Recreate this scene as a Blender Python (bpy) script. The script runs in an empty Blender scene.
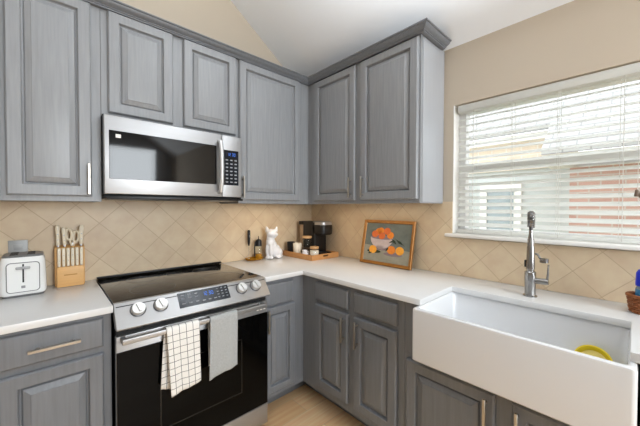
import bpy, bmesh, math, random
from mathutils import Vector, Matrix
random.seed(4)
PI = math.pi
scene = bpy.context.scene
COL = scene.collection

# ------------------------------------------------------------------ camera, world, lights, exposure
cam_d = bpy.data.cameras.new('camera')
cam = bpy.data.objects.new('camera', cam_d); COL.objects.link(cam)
YAW, PITCH, ROLL, FPX = -0.7506635, 0.0177044, 0.0025166, 294.025
fw = Vector((math.sin(-YAW)*math.cos(PITCH), math.cos(YAW)*math.cos(PITCH), -math.sin(PITCH)))
rt = fw.cross(Vector((0, 0, 1))).normalized(); up = rt.cross(fw)
rt2 = rt*math.cos(ROLL) + up*math.sin(ROLL); up2 = -rt*math.sin(ROLL) + up*math.cos(ROLL)
M = Matrix((rt2, up2, -fw)).transposed().to_4x4()
M.translation = Vector((-1.9174, -2.1856, 1.3440))
cam.matrix_world = M
cam_d.sensor_width = 36; cam_d.lens = FPX/640*36
cam_d.shift_x = -0.64/640; cam_d.shift_y = -0.28/640
cam_d.clip_start = 0.02
scene.camera = cam

world = bpy.data.worlds.new('sky'); scene.world = world; world.use_nodes = True
wn = world.node_tree.nodes; wl = world.node_tree.links
bg = wn['Background']
bg.inputs['Color'].default_value = (0.92, 0.96, 1.0, 1); bg.inputs['Strength'].default_value = 3.1

def area(name, loc, target, sx, sy, power, color):
    d = bpy.data.lights.new(name, 'AREA'); d.shape = 'RECTANGLE'; d.size = sx; d.size_y = sy
    d.energy = power; d.color = color
    o = bpy.data.objects.new(name, d); COL.objects.link(o)
    o.location = loc
    o.rotation_euler = (Vector(target)-Vector(loc)).to_track_quat('-Z', 'Y').to_euler()
    return o
# fill light added at the unseen front wall, behind the camera
area('front_fill_light', (-1.05, -5.05, 1.75), (-1.15, 0, 1.4), 1.4, 1.4, 84, (0.88, 0.95, 1.0))
# added fill lights in unseen opaque bowls, thrown up at the vaulted ceiling
FILL_BOWLS = [(-1.0, -1.75, 2.36), (-1.9, -3.6, 2.6), (-3.2, -2.0, 2.6)]
for p_, w_ in zip(FILL_BOWLS, (30, 20, 5)):
    ld = bpy.data.lights.new('bowl_fill_light', 'AREA'); ld.shape = 'DISK'; ld.size = 0.36; ld.energy = w_; ld.color = (0.91, 0.965, 1.0)
    lo_ = bpy.data.objects.new('bowl_fill_light', ld); COL.objects.link(lo_); lo_.location = (p_[0], p_[1], p_[2]+0.012); lo_.rotation_euler = (PI, 0, 0)
# warm fill strips added out of sight under the wall cabinets by the corner
STRIPS = [((-.635, -.262, 1.3838), .52, 0), ((-.262, -.80, 1.3838), .86, PI/2)]
for p_, ln_, rz_ in STRIPS:
    ld = bpy.data.lights.new('under_cabinet_fill', 'AREA'); ld.shape = 'RECTANGLE'; ld.size = ln_; ld.size_y = .012; ld.energy = 1.5*ln_; ld.color = (1.0, 0.76, 0.50)
    lo_ = bpy.data.objects.new('under_cabinet_fill', ld); COL.objects.link(lo_); lo_.location = (p_[0], p_[1], p_[2]-.0075); lo_.rotation_euler = (0, 0, rz_)
scene.view_settings.view_transform = 'Standard'
scene.view_settings.look = 'None'
scene.view_settings.gamma = 1
scene.view_settings.use_curve_mapping = False
scene.view_settings.exposure = 0.0
scene.cycles.use_denoising = True
scene.cycles.max_bounces = 8
scene.cycles.diffuse_bounces = 5
scene.cycles.glossy_bounces = 4
scene.cycles.transmission_bounces = 8
scene.cycles.transparent_max_bounces = 12
scene.cycles.sample_clamp_indirect = 6
scene.cycles.caustics_reflective = False
scene.cycles.caustics_refractive = False

# ------------------------------------------------------------------ materials
def s2l(c):
    return tuple((v/255/12.92 if v/255 <= 0.04045 else ((v/255+0.055)/1.055)**2.4) for v in c)
def new_mat(name):
    m = bpy.data.materials.new(name); m.use_nodes = True
    return m, m.node_tree.nodes, m.node_tree.links, m.node_tree.nodes['Principled BSDF']
def mat(name, rgb, rough=0.5, metal=0.0, noise=0.0, scale=(30, 30, 30), bump=0.0, rvar=0.0, trans=0.0, ior=1.45, emit=0.0, coat=0.0, sheen=0.0):
    m, n, l, b = new_mat(name)
    c = s2l(rgb)
    b.inputs['Base Color'].default_value = (*c, 1)
    b.inputs['Roughness'].default_value = rough
    b.inputs['Metallic'].default_value = metal
    b.inputs['Transmission Weight'].default_value = trans
    b.inputs['IOR'].default_value = ior
    b.inputs['Coat Weight'].default_value = coat
    b.inputs['Sheen Weight'].default_value = sheen
    if emit:
        b.inputs['Emission Color'].default_value = (*c, 1); b.inputs['Emission Strength'].default_value = emit
    tc = n.new('ShaderNodeTexCoord'); mp = n.new('ShaderNodeMapping'); mp.inputs['Scale'].default_value = scale
    l.new(tc.outputs['Object'], mp.inputs['Vector'])
    nz = n.new('ShaderNodeTexNoise'); nz.inputs['Scale'].default_value = 1.0; nz.inputs['Detail'].default_value = 4
    l.new(mp.outputs['Vector'], nz.inputs['Vector'])
    if noise:
        mx = n.new('ShaderNodeMix'); mx.data_type = 'RGBA'
        mx.inputs[6].default_value = (*[max(0, v*(1-noise)) for v in c], 1)
        mx.inputs[7].default_value = (*[min(1, v*(1+noise)) for v in c], 1)
        l.new(nz.outputs['Fac'], mx.inputs[0]); l.new(mx.outputs[2], b.inputs['Base Color'])
    if bump:
        bp = n.new('ShaderNodeBump'); bp.inputs['Strength'].default_value = bump; bp.inputs['Distance'].default_value = 0.002
        l.new(nz.outputs['Fac'], bp.inputs['Height']); l.new(bp.outputs['Normal'], b.inputs['Normal'])
    if rvar:
        mr = n.new('ShaderNodeMapRange'); mr.inputs['To Min'].default_value = max(0.02, rough-rvar); mr.inputs['To Max'].default_value = rough+rvar
        l.new(nz.outputs['Fac'], mr.inputs['Value']); l.new(mr.outputs['Result'], b.inputs['Roughness'])
    return m
def math_node(n, l, op, a, b=None):
    k = n.new('ShaderNodeMath'); k.operation = op
    for i, v in enumerate((a, b)):
        if v is None: continue
        if isinstance(v, (int, float)): k.inputs[i].default_value = v
        else: l.new(v, k.inputs[i])
    return k.outputs[0]

def tile_mat(name, axis, cu, cv):
    """square beige tiles laid diagonally; grid lines where (h+z+cu)/d and (h-z+cv)/d are whole"""
    m, n, l, b = new_mat(name)
    d = 0.2128
    g = n.new('ShaderNodeNewGeometry'); sp = n.new('ShaderNodeSeparateXYZ'); l.new(g.outputs['Position'], sp.inputs[0])
    h = sp.outputs[axis]; z = sp.outputs['Z']
    u = math_node(n, l, 'DIVIDE', math_node(n, l, 'ADD', math_node(n, l, 'ADD', h, z), cu), d)
    v = math_node(n, l, 'DIVIDE', math_node(n, l, 'ADD', math_node(n, l, 'SUBTRACT', h, z), cv), d)
    def dist(q):
        f = math_node(n, l, 'FRACT', q)
        return math_node(n, l, 'MINIMUM', f, math_node(n, l, 'SUBTRACT', 1.0, f))
    e = math_node(n, l, 'MINIMUM', dist(u), dist(v))
    mr = n.new('ShaderNodeMapRange'); mr.interpolation_type = 'SMOOTHSTEP'
    mr.inputs['From Min'].default_value = 0.006; mr.inputs['From Max'].default_value = 0.016
    l.new(e, mr.inputs['Value'])
    cb = n.new('ShaderNodeCombineXYZ')
    l.new(math_node(n, l, 'FLOOR', u), cb.inputs[0]); l.new(math_node(n, l, 'FLOOR', v), cb.inputs[1])
    wnz = n.new('ShaderNodeTexWhiteNoise'); wnz.noise_dimensions = '2D'; l.new(cb.outputs[0], wnz.inputs['Vector'])
    mt = n.new('ShaderNodeMix'); mt.data_type = 'RGBA'
    mt.inputs[6].default_value = (*s2l((207, 184, 154)), 1); mt.inputs[7].default_value = (*s2l((216, 195, 164)), 1)
    l.new(wnz.outputs['Value'], mt.inputs[0])
    nz = n.new('ShaderNodeTexNoise'); nz.inputs['Scale'].default_value = 14; nz.inputs['Detail'].default_value = 5
    l.new(g.outputs['Position'], nz.inputs['Vector'])
    mo = n.new('ShaderNodeMix'); mo.data_type = 'RGBA'; mo.blend_type = 'OVERLAY'; mo.inputs[0].default_value = 0.22
    l.new(mt.outputs[2], mo.inputs[6]); l.new(nz.outputs['Fac'], mo.inputs[7])
    mg = n.new('ShaderNodeMix'); mg.data_type = 'RGBA'; mg.inputs[6].default_value = (*s2l((190, 166, 136)), 1)
    l.new(mr.outputs['Result'], mg.inputs[0]); l.new(mo.outputs[2], mg.inputs[7])
    l.new(mg.outputs[2], b.inputs['Base Color'])
    b.inputs['Roughness'].default_value = 0.38
    bp = n.new('ShaderNodeBump'); bp.inputs['Strength'].default_value = 0.35; bp.inputs['Distance'].default_value = 0.002
    l.new(mr.outputs['Result'], bp.inputs['Height']); l.new(bp.outputs['Normal'], b.inputs['Normal'])
    return m

def plank_mat():
    m, n, l, b = new_mat('oak_plank_floor')
    tc = n.new('ShaderNodeTexCoord')
    br = n.new('ShaderNodeTexBrick'); br.offset = 0.37
    br.inputs['Scale'].default_value = 1; br.inputs['Brick Width'].default_value = 0.92; br.inputs['Row Height'].default_value = 0.165
    br.inputs['Mortar Size'].default_value = 0.0018; br.inputs['Bias'].default_value = 0.0
    br.inputs['Color1'].default_value = (*s2l((252, 222, 180)), 1); br.inputs['Color2'].default_value = (*s2l((222, 178, 130)), 1)
    br.inputs['Mortar'].default_value = (*s2l((205, 175, 140)), 1)
    mpb = n.new('ShaderNodeMapping'); mpb.inputs['Location'].default_value = (0.33, 0.06, 0)
    l.new(tc.outputs['Object'], mpb.inputs['Vector']); l.new(mpb.outputs['Vector'], br.inputs['Vector'])
    mp = n.new('ShaderNodeMapping'); mp.inputs['Scale'].default_value = (2.5, 45, 1); l.new(tc.outputs['Object'], mp.inputs['Vector'])
    nz = n.new('ShaderNodeTexNoise'); nz.inputs['Scale'].default_value = 1; nz.inputs['Detail'].default_value = 6; l.new(mp.outputs['Vector'], nz.inputs['Vector'])
    mo = n.new('ShaderNodeMix'); mo.data_type = 'RGBA'; mo.blend_type = 'OVERLAY'; mo.inputs[0].default_value = 0.45
    l.new(br.outputs['Color'], mo.inputs[6]); l.new(nz.outputs['Fac'], mo.inputs[7]); l.new(mo.outputs[2], b.inputs['Base Color'])
    b.inputs['Roughness'].default_value = 0.42
    return m

def check_mat():
    m, n, l, b = new_mat('checked_cotton')
    tc = n.new('ShaderNodeTexCoord'); sp = n.new('ShaderNodeSeparateXYZ'); l.new(tc.outputs['UV'], sp.inputs[0])
    def line(q, off):
        f = math_node(n, l, 'FRACT', math_node(n, l, 'ADD', q, off))
        return math_node(n, l, 'LESS_THAN', f, 0.075)
    e = math_node(n, l, 'MAXIMUM', line(sp.outputs['X'], 0.35), line(sp.outputs['Y'], 0.2))
    mx = n.new('ShaderNodeMix'); mx.data_type = 'RGBA'
    mx.inputs[6].default_value = (*s2l((236, 234, 230)), 1); mx.inputs[7].default_value = (*s2l((84, 84, 86)), 1)
    l.new(e, mx.inputs[0]); l.new(mx.outputs[2], b.inputs['Base Color'])
    b.inputs['Roughness'].default_value = 0.9
    nz = n.new('ShaderNodeTexNoise'); nz.inputs['Scale'].default_value = 900; l.new(tc.outputs['Object'], nz.inputs['Vector'])
    bp = n.new('ShaderNodeBump'); bp.inputs['Strength'].default_value = 0.3; bp.inputs['Distance'].default_value = 0.001
    l.new(nz.outputs['Fac'], bp.inputs['Height']); l.new(bp.outputs['Normal'], b.inputs['Normal'])
    return m

def brick_mat(name, c1, c2, mortar, w, h, ms):
    m, n, l, b = new_mat(name)
    g = n.new('ShaderNodeNewGeometry'); sp = n.new('ShaderNodeSeparateXYZ'); cb = n.new('ShaderNodeCombineXYZ')
    l.new(g.outputs['Position'], sp.inputs[0]); l.new(sp.outputs['Y'], cb.inputs[0]); l.new(sp.outputs['Z'], cb.inputs[1])
    br = n.new('ShaderNodeTexBrick'); br.inputs['Scale'].default_value = 1
    br.inputs['Brick Width'].default_value = w; br.inputs['Row Height'].default_value = h; br.inputs['Mortar Size'].default_value = ms
    br.inputs['Color1'].default_value = (*s2l(c1), 1); br.inputs['Color2'].default_value = (*s2l(c2), 1); br.inputs['Mortar'].default_value = (*s2l(mortar), 1)
    l.new(cb.outputs[0], br.inputs['Vector']); l.new(br.outputs['Color'], b.inputs['Base Color'])
    b.inputs['Roughness'].default_value = 0.9
    return m

PAINT = mat('beige_wall_paint', (194, 181, 163), 0.85, noise=0.03, scale=(3, 3, 3), bump=0.08)
PALE = mat('pale_grey_wall_paint', (176, 178, 182), 0.85, noise=0.02, scale=(3, 3, 3))  # unseen walls only; tone chosen to bounce less warm light
CEIL = mat('white_ceiling_paint', (241, 244, 248), 0.9, noise=0.02, scale=(4, 4, 4), bump=0.25)
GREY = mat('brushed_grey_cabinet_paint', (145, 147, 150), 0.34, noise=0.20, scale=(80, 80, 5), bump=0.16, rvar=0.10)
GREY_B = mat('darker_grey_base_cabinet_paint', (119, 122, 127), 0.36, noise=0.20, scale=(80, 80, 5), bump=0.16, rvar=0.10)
GREY_E = mat('satin_grey_end_panel', (168, 170, 174), 0.13, noise=0.04, scale=(40, 40, 4))
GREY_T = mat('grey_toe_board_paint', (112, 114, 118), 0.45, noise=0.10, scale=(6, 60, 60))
NICKEL = mat('champagne_nickel', (188, 181, 170), 0.36, 1.0)
QUARTZ = mat('white_quartz', (220, 220, 220), 0.22, noise=0.02, scale=(16, 16, 16))
STEEL = mat('brushed_stainless_steel', (180, 180, 181), 0.40, 0.85, noise=0.03, scale=(3, 3, 200))
KNOBM = mat('satin_knob_steel', (214, 214, 213), 0.38, 0.6)
STEEL_D = mat('dark_steel', (90, 90, 92), 0.35, 1.0)
CHROME = mat('polished_steel', (205, 203, 200), 0.13, 1.0)
FAUCETM = mat('brushed_faucet_steel', (158, 156, 154), 0.22, 1.0)
BGLASS = mat('black_appliance_glass', (5, 5, 5), 0.06, ior=1.2)
MWGLASS = mat('dark_reflective_glass', (16, 15, 15), 0.05, ior=1.45)
KEYG = mat('blue_black_keypad', (17, 22, 32), 0.12, ior=1.4)
COOK = mat('black_ceramic_cooktop', (40, 39, 39), 0.06, ior=1.65)
BLACK = mat('black_plastic', (18, 18, 19), 0.38)
BLACKM = mat('matt_black_enamel', (10, 10, 11), 0.55)
BTN = mat('pale_button_print', (150, 152, 155), 0.5)
BLUE_LED = mat('blue_clock_digits', (60, 120, 230), 0.4, emit=0.30)
BURN = mat('grey_burner_print', (64, 64, 64), .3)
DISPLAY = mat('dark_blue_display', (16, 24, 42), 0.15)
WHITE_P = mat('glossy_white_plastic', (236, 236, 234), 0.25)
GREYPL = mat('grey_plastic', (118, 118, 118), 0.4)
PORCELAIN = mat('white_fireclay', (228, 229, 231), 0.14, coat=0.5)
CERAMIC = mat('white_ceramic_glaze', (226, 226, 229), 0.3)
CREAM = mat('cream_stoneware', (233, 222, 202), 0.4)
BAMBOO = mat('bamboo_wood', (222, 174, 114), 0.45, noise=0.14, scale=(6, 6, 90))
BAMBOO_D = mat('dark_bamboo_slot', (140, 92, 48), 0.6, noise=0.1, scale=(40, 40, 8))
TRAYW = mat('acacia_tray_wood', (188, 136, 84), 0.45, noise=0.2, scale=(14, 60, 60))
LIDW = mat('pale_wood_lid', (196, 156, 110), 0.5, noise=0.15, scale=(60, 14, 60))
HANDLEW = mat('ivory_knife_handle', (226, 214, 190), 0.4, noise=0.06, scale=(60, 60, 60))
GOLD = mat('gilded_wood_frame', (156, 106, 46), 0.38, 0.25, noise=0.3, scale=(40, 40, 40), bump=0.3)
def clear(name, rgb, gloss=0.5):
    m, n, l, b = new_mat(name)
    tr = n.new('ShaderNodeBsdfTransparent'); tr.inputs['Color'].default_value = (*s2l(rgb), 1)
    gl = n.new('ShaderNodeBsdfGlossy'); gl.inputs['Roughness'].default_value = 0.03
    lw = n.new('ShaderNodeLayerWeight'); lw.inputs['Blend'].default_value = 0.5
    fr = math_node(n, l, 'ADD', math_node(n, l, 'MULTIPLY', math_node(n, l, 'POWER', lw.outputs['Facing'], 4.0), 0.5), 0.015)
    mx = n.new('ShaderNodeMixShader'); l.new(fr, mx.inputs[0]); l.new(tr.outputs[0], mx.inputs[1]); l.new(gl.outputs[0], mx.inputs[2])
    l.new(mx.outputs[0], n['Material Output'].inputs['Surface'])
    return m
GLASS = clear('clear_glass', (254, 255, 254))
AMBER = mat('amber_glass', (206, 146, 40), 0.08, trans=0.35, ior=1.3)
SMOKE = mat('smoky_reservoir_plastic', (205, 178, 148), 0.18, trans=0.35, ior=1.2)
COFFEE = mat('coffee_beans', (66, 50, 40), 0.6, noise=0.7, scale=(150, 150, 150), bump=0.6)
SUGAR = mat('white_sugar', (240, 234, 222), 0.9, noise=0.05, scale=(300, 300, 300), bump=0.4)
YELLOW = mat('yellow_plastic', (232, 206, 36), 0.4)
YELLOW_L = mat('pale_yellow_scrub', (226, 208, 120), 0.75, noise=0.06, scale=(200, 200, 200))
WICKER = mat('brown_wicker', (150, 88, 46), 0.55, noise=0.35, scale=(90, 90, 260), bump=0.5)
BLUECAP = mat('royal_blue_plastic', (16, 44, 190), 0.3)
BLUELAB = mat('teal_label', (56, 128, 178), 0.45)
BLIND = mat('white_vinyl_blind', (240, 240, 236), 0.45)
_n = BLIND.node_tree.nodes; _l = BLIND.node_tree.links
_tr = _n.new('ShaderNodeBsdfTranslucent'); _tr.inputs['Color'].default_value = (.93, .93, .91, 1)
_mx = _n.new('ShaderNodeMixShader'); _mx.inputs[0].default_value = .45
_l.new(_n['Principled BSDF'].outputs[0], _mx.inputs[1]); _l.new(_tr.outputs[0], _mx.inputs[2]); _l.new(_mx.outputs[0], _n['Material Output'].inputs['Surface'])
CORD = mat('white_cord', (214, 212, 206), 0.8)
TASSEL = mat('brown_wooden_tassel', (112, 92, 76), 0.5)
VINYL = mat('white_window_vinyl', (236, 236, 236), 0.35)
TRIMW = mat('white_trim_paint', (240, 237, 232), 0.4)
LINEN = mat('grey_linen', (170, 172, 172), 0.95, noise=0.40, scale=(260, 260, 260), bump=0.4, sheen=0.2)
PLATE = mat('brushed_wall_plate', (168, 168, 167), 0.5, 0.35)
CHECK = check_mat()
TILE_B = tile_mat('diagonal_beige_tile_back', 'X', 1.9005-1.247, 1.9005+1.247)
TILE_R = tile_mat('diagonal_beige_tile_right', 'Y', 1.976-1.031, 1.976+1.031)
FLOOR = plank_mat()
P_BG = mat('painted_slate_background', (104, 112, 108), 0.7, noise=0.4, scale=(16, 16, 22))
P_TAB = mat('painted_table', (148, 146, 132), 0.7, noise=0.25, scale=(18, 18, 30))
P_BOWL = mat('painted_lilac_bowl', (190, 176, 176), 0.7, noise=0.22, scale=(30, 30, 60))
P_BOWL2 = mat('painted_bowl_shadow', (132, 116, 122), 0.7)
P_OR = mat('painted_orange', (224, 132, 46), 0.65, noise=0.25, scale=(60, 60, 60))
P_OR2 = mat('painted_red_orange', (206, 104, 50), 0.65, noise=0.25, scale=(60, 60, 60))
P_OR3 = mat('painted_yellow_orange', (236, 164, 58), 0.65, noise=0.2, scale=(60, 60, 60))
P_LEAF = mat('painted_dark_leaf', (44, 58, 44), 0.7)

# ------------------------------------------------------------------ mesh helpers
def wloc(o):
    v = Vector((0, 0, 0))
    while o is not None:
        v += o.location; o = o.parent
    return v

class MB:
    """collects shapes in world coordinates, then links them as ONE mesh object"""
    def __init__(self):
        self.bm = bmesh.new(); self.mi = 0; self.uv = None
    def _merge(self, tb, M=None):
        if M is not None: bmesh.ops.transform(tb, matrix=M, verts=tb.verts)
        for f in tb.faces: f.material_index = self.mi
        me = bpy.data.meshes.new('t'); tb.to_mesh(me); tb.free()
        self.bm.from_mesh(me); bpy.data.meshes.remove(me)
    def box(self, x0, x1, y0, y1, z0, z1, bev=0.0, seg=2, M=None, mi=None):
        if mi is not None: self.mi = mi
        tb = bmesh.new(); bmesh.ops.create_cube(tb, size=1)
        sx, sy, sz = abs(x1-x0), abs(y1-y0), abs(z1-z0)
        bmesh.ops.scale(tb, vec=(sx, sy, sz), verts=tb.verts)
        bmesh.ops.translate(tb, vec=((x0+x1)/2, (y0+y1)/2, (z0+z1)/2), verts=tb.verts)
        if bev: bmesh.ops.bevel(tb, geom=list(tb.edges), offset=min(bev, 0.49*min(sx, sy, sz)), segments=seg, affect='EDGES', profile=0.5)
        self._merge(tb, M); return self
    def tube(self, pts, r, n=12, cap=True, mi=None):
        if mi is not None: self.mi = mi
        pts = [Vector(p) for p in pts]; rs = r if isinstance(r, (list, tuple)) else [r]*len(pts)
        tb = bmesh.new(); rings = []
        t0 = (pts[1]-pts[0]).normalized()
        a = t0.orthogonal().normalized()
        for i, p in enumerate(pts):
            if i == 0: t = pts[1]-pts[0]
            elif i == len(pts)-1: t = pts[-1]-pts[-2]
            else: t = (pts[i+1]-pts[i]).normalized()+(pts[i]-pts[i-1]).normalized()
            t.normalize(); a = (a-t*a.dot(t)).normalized(); b = t.cross(a)
            rings.append([tb.verts.new(p+(a*math.cos(2*PI*k/n)+b*math.sin(2*PI*k/n))*rs[i]) for k in range(n)])
        for q in range(len(rings)-1):
            for k in range(n): tb.faces.new((rings[q][k], rings[q][(k+1) % n], rings[q+1][(k+1) % n], rings[q+1][k]))
        if cap: tb.faces.new(rings[0][::-1]); tb.faces.new(rings[-1])
        self._merge(tb); return self
    def lathe(self, prof, c, n=32, axis=None, mi=None):
        """prof: (r, h) pairs along axis from c; r = 0 closes a pole"""
        if mi is not None: self.mi = mi
        tb = bmesh.new(); rings = []
        for r, h in prof:
            if r < 1e-6: rings.append([tb.verts.new((0, 0, h))])
            else: rings.append([tb.verts.new((r*math.cos(2*PI*k/n), r*math.sin(2*PI*k/n), h)) for k in range(n)])
        for a, b in zip(rings, rings[1:]):
            for k in range(n):
                k2 = (k+1) % n
                if len(a) == 1 and len(b) == 1: break
                if len(a) == 1: tb.faces.new((a[0], b[k2], b[k]))
                elif len(b) == 1: tb.faces.new((a[k], a[k2], b[0]))
                else: tb.faces.new((a[k], a[k2], b[k2], b[k]))
        R = Vector((0, 0, 1)).rotation_difference(Vector(axis)).to_matrix().to_4x4() if axis else Matrix.Identity(4)
        self._merge(tb, Matrix.Translation(Vector(c)) @ R); return self
    def prism(self, poly, f, d0, d1, bev=0.0, seg=2, mi=None):
        """poly of (a, b); f(a, b, d) -> world; extruded between d0 and d1"""
        if mi is not None: self.mi = mi
        tb = bmesh.new()
        A = [tb.verts.new(f(a, b, d0)) for a, b in poly]; B = [tb.verts.new(f(a, b, d1)) for a, b in poly]
        n = len(poly)
        tb.faces.new(A[::-1]); tb.faces.new(B)
        for k in range(n): tb.faces.new((A[k], A[(k+1) % n], B[(k+1) % n], B[k]))
        bmesh.ops.recalc_face_normals(tb, faces=tb.faces)
        if bev: bmesh.ops.bevel(tb, geom=list(tb.edges), offset=bev, segments=seg, affect='EDGES', profile=0.5)
        self._merge(tb); return self
    def loft(self, loops, cap0=True, cap1=True, mi=None):
        if mi is not None: self.mi = mi
        tb = bmesh.new(); rings = [[tb.verts.new(p) for p in lp] for lp in loops]
        n = len(rings[0])
        for a, b in zip(rings, rings[1:]):
            for k in range(n): tb.faces.new((a[k], a[(k+1) % n], b[(k+1) % n], b[k]))
        if cap0: tb.faces.new(rings[0][::-1])
        if cap1: tb.faces.new(rings[-1])
        bmesh.ops.recalc_face_normals(tb, faces=tb.faces)
        self._merge(tb); return self
    def ico(self, c, r, s=(1, 1, 1), sub=3, R=None, mi=None):
        if mi is not None: self.mi = mi
        tb = bmesh.new(); bmesh.ops.create_icosphere(tb, subdivisions=sub, radius=r)
        bmesh.ops.scale(tb, vec=s, verts=tb.verts)
        self._merge(tb, Matrix.Translation(Vector(c)) @ (R.to_4x4() if R else Matrix.Identity(4))); return self
    def grid(self, P, uvs=None, mi=None):
        if mi is not None: self.mi = mi
        tb = self.bm; V = [[tb.verts.new(p) for p in row] for row in P]
        lay = tb.loops.layers.uv.verify() if uvs else None
        for i in range(len(P)-1):
            for j in range(len(P[0])-1):
                f = tb.faces.new((V[i][j], V[i][j+1], V[i+1][j+1], V[i+1][j])); f.material_index = self.mi
                if lay:
                    for lp, (a, b) in zip(f.loops, ((i, j), (i, j+1), (i+1, j+1), (i+1, j))): lp[lay].uv = uvs[a][b]
        return self
    def poly(self, pts, mi=None):
        if mi is not None: self.mi = mi
        f = self.bm.faces.new([self.bm.verts.new(p) for p in pts]); f.material_index = self.mi
        return self
    def build(self, name, mats, parent=None, base=None, smooth=38):
        bm = self.bm
        off = wloc(parent) if parent else (Vector(base) if base is not None else Vector((0, 0, 0)))
        bmesh.ops.translate(bm, vec=-off, verts=bm.verts)
        me = bpy.data.meshes.new(name); bm.to_mesh(me); bm.free()
        for m in (mats if isinstance(mats, (list, tuple)) else [mats]): me.materials.append(m)
        if smooth:
            for p in me.polygons: p.use_smooth = True
            me.set_sharp_from_angle(angle=math.radians(smooth))
        o = bpy.data.objects.new(name, me); COL.objects.link(o)
        if parent: o.parent = parent
        elif base is not None: o.location = base
        return o

def tag(o, label=None, cat=None, group=None, kind=None):
    if label: o['label'] = label
    if cat: o['category'] = cat
    if group: o['group'] = group
    if kind: o['kind'] = kind
    return o
def thing(name, label, cat, loc, group=None, kind=None):
    o = bpy.data.objects.new(name, None); COL.objects.link(o); o.location = loc
    o.empty_display_size = 0.05
    return tag(o, label, cat, group, kind)
def rrect(cx, cy, hx, hy, r, n=6):
    out = []
    for sx, sy, a0 in ((1, 1, 0), (-1, 1, PI/2), (-1, -1, PI), (1, -1, 1.5*PI)):
        for k in range(n+1):
            a = a0+PI/2*k/n
            out.append((cx+sx*(hx-r)+r*math.cos(a), cy+sy*(hy-r)+r*math.sin(a)))
    return out

# ------------------------------------------------------------------ the room
XL, YF, RX = -5.2, -5.2, -2.6            # left wall, front wall, ridge
def zc(x): return 2.37+0.70*(-x) if x > RX else 2.37+0.70*(-RX)-0.70*(RX-x)
ZL = zc(XL)
MB().box(XL-.15, .15, YF-.15, .15, -.10, 0).build('floor', FLOOR, base=(0, 0, 0))
tag(bpy.data.objects['floor'], 'warm oak plank floor showing between the base cabinets', 'floor', kind='structure')
m = MB()
m.prism([(0.15, zc(0)-.105), (RX, zc(RX)), (XL-.15, ZL-.105), (XL-.15, ZL+.1), (RX, zc(RX)+.2), (0.15, zc(0)+.1)], lambda a, b, d: (a, d, b), YF-.15, 0.15)
tag(m.build('ceiling', CEIL, base=(0, 0, 0), smooth=0), 'white vaulted ceiling sloping up from the window wall', 'ceiling', kind='structure')
gable = [(XL, 0), (0, 0), (0, zc(0)), (RX, zc(RX)), (XL, ZL)]
tag(MB().prism(gable, lambda a, b, d: (a, d, b), 0, .15).build('wall_back', PAINT, base=(0, 0, 0), smooth=0), 'beige gable wall behind the range', 'wall', kind='structure')
# right wall with the window opening
WY0, WY1, WZ0, WZ1 = -2.60, -1.380, 1.160, 1.998
m = MB()
m.box(0, .15, WY1, .15, 0, 2.372); m.box(0, .15, YF, WY0, 0, 2.372)
m.box(0, .15, WY0, WY1, 0, WZ0); m.box(0, .15, WY0, WY1, WZ1, 2.372)
tag(m.build('wall_right', PAINT, base=(0, 0, 0), smooth=0), 'beige painted wall around the kitchen window', 'wall', kind='structure')
m = MB(); m.box(XL-.15, XL, YF, .15, 0, ZL)
tag(m.build('wall_left', PALE, base=(0, 0, 0), smooth=0), 'pale wall on the far left side of the room', 'wall', kind='structure')
m = MB()
for poly in ([(XL, 0), (-2.8, 0), (-2.8, zc(-2.8)), (XL, ZL)], [(-.3, 0), (0, 0), (0, zc(0)), (-.3, zc(-.3))], [(-2.8, 0), (-1.8, 0), (-1.8, zc(-1.8)), (RX, zc(RX)), (-2.8, zc(-2.8))],
             [(-1.8, 0), (-.3, 0), (-.3, .9), (-1.8, .9)], [(-1.8, 2.5), (-.3, 2.5), (-.3, zc(-.3)), (-1.8, zc(-1.8))]):
    m.prism(poly, lambda a, b, d: (a, d, b), YF-.15, YF)  # unseen wall, opened up for the added fill window
tag(m.build('wall_front', PALE, base=(0, 0, 0), smooth=0), 'pale wall behind the viewer', 'wall', kind='structure')

# backsplash tile (both walls) with its edge strip
m = MB(); m.box(-2.62, 0, -.008, 0, .9145, 1.371); m.box(-1.707, -.946, -.008, 0, 1.371, 1.384)
m.box(-1.705, -.943, -.008, 0, .86, .9145)
tag(m.build('trim_1', TILE_B, base=(0, 0, 0), smooth=0), 'diagonal beige tile backsplash behind the range', 'backsplash', kind='structure')
m = MB(); m.box(-.008, 0, -1.345, -.008, .9145, 1.384); m.box(-.008, 0, -2.9, -1.345, .9145, 1.152)
m.box(-.008, 0, -1.3795, -1.345, 1.152, 1.384); 
tag(m.build('trim_2', TILE_R, base=(0, 0, 0), smooth=0), 'diagonal beige tile backsplash below the window', 'backsplash', kind='structure')

# kitchen window: frame, sash bars, glass, sill
w = thing('window_1', 'white single hung kitchen window above the sink', 'window', (0.1, -1.99, 1.179), kind='structure')
m = MB()
for a in ((WY0, WY0+.045, WZ0+.05, WZ1-.045), (WY1-.045, WY1, WZ0+.05, WZ1-.045), (WY0, WY1, WZ0, WZ0+.05), (WY0, WY1, WZ1-.045, WZ1)):
    m.box(.085, .145, *a, bev=.003)
m.build('window_frame', VINYL, w)
MB().box(.078, .135, WY0+.03, WY1-.03, 1.583, 1.628, bev=.004).build('meeting_rail', VINYL, w)
m = MB(); m.box(-.001, .084, WY1-.003, WY1+.0005, 1.181, WZ1); m.box(-.001, .084, WY0-.0005, WY0+.003, 1.181, WZ1)
m.build('jamb_liner', TRIMW, w)
MB().box(.110, .114, WY0+.04, WY1-.04, WZ0+.045, 1.59).build('pane', GLASS, w)
MB().box(.122, .126, WY0+.04, WY1-.04, 1.60, WZ1-.04).build('pane', GLASS, w)
MB().box(-.036, .086, WY0-.04, -1.341, 1.158, 1.180, bev=.006, seg=3).build('window_sill', TRIMW, w)

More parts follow.
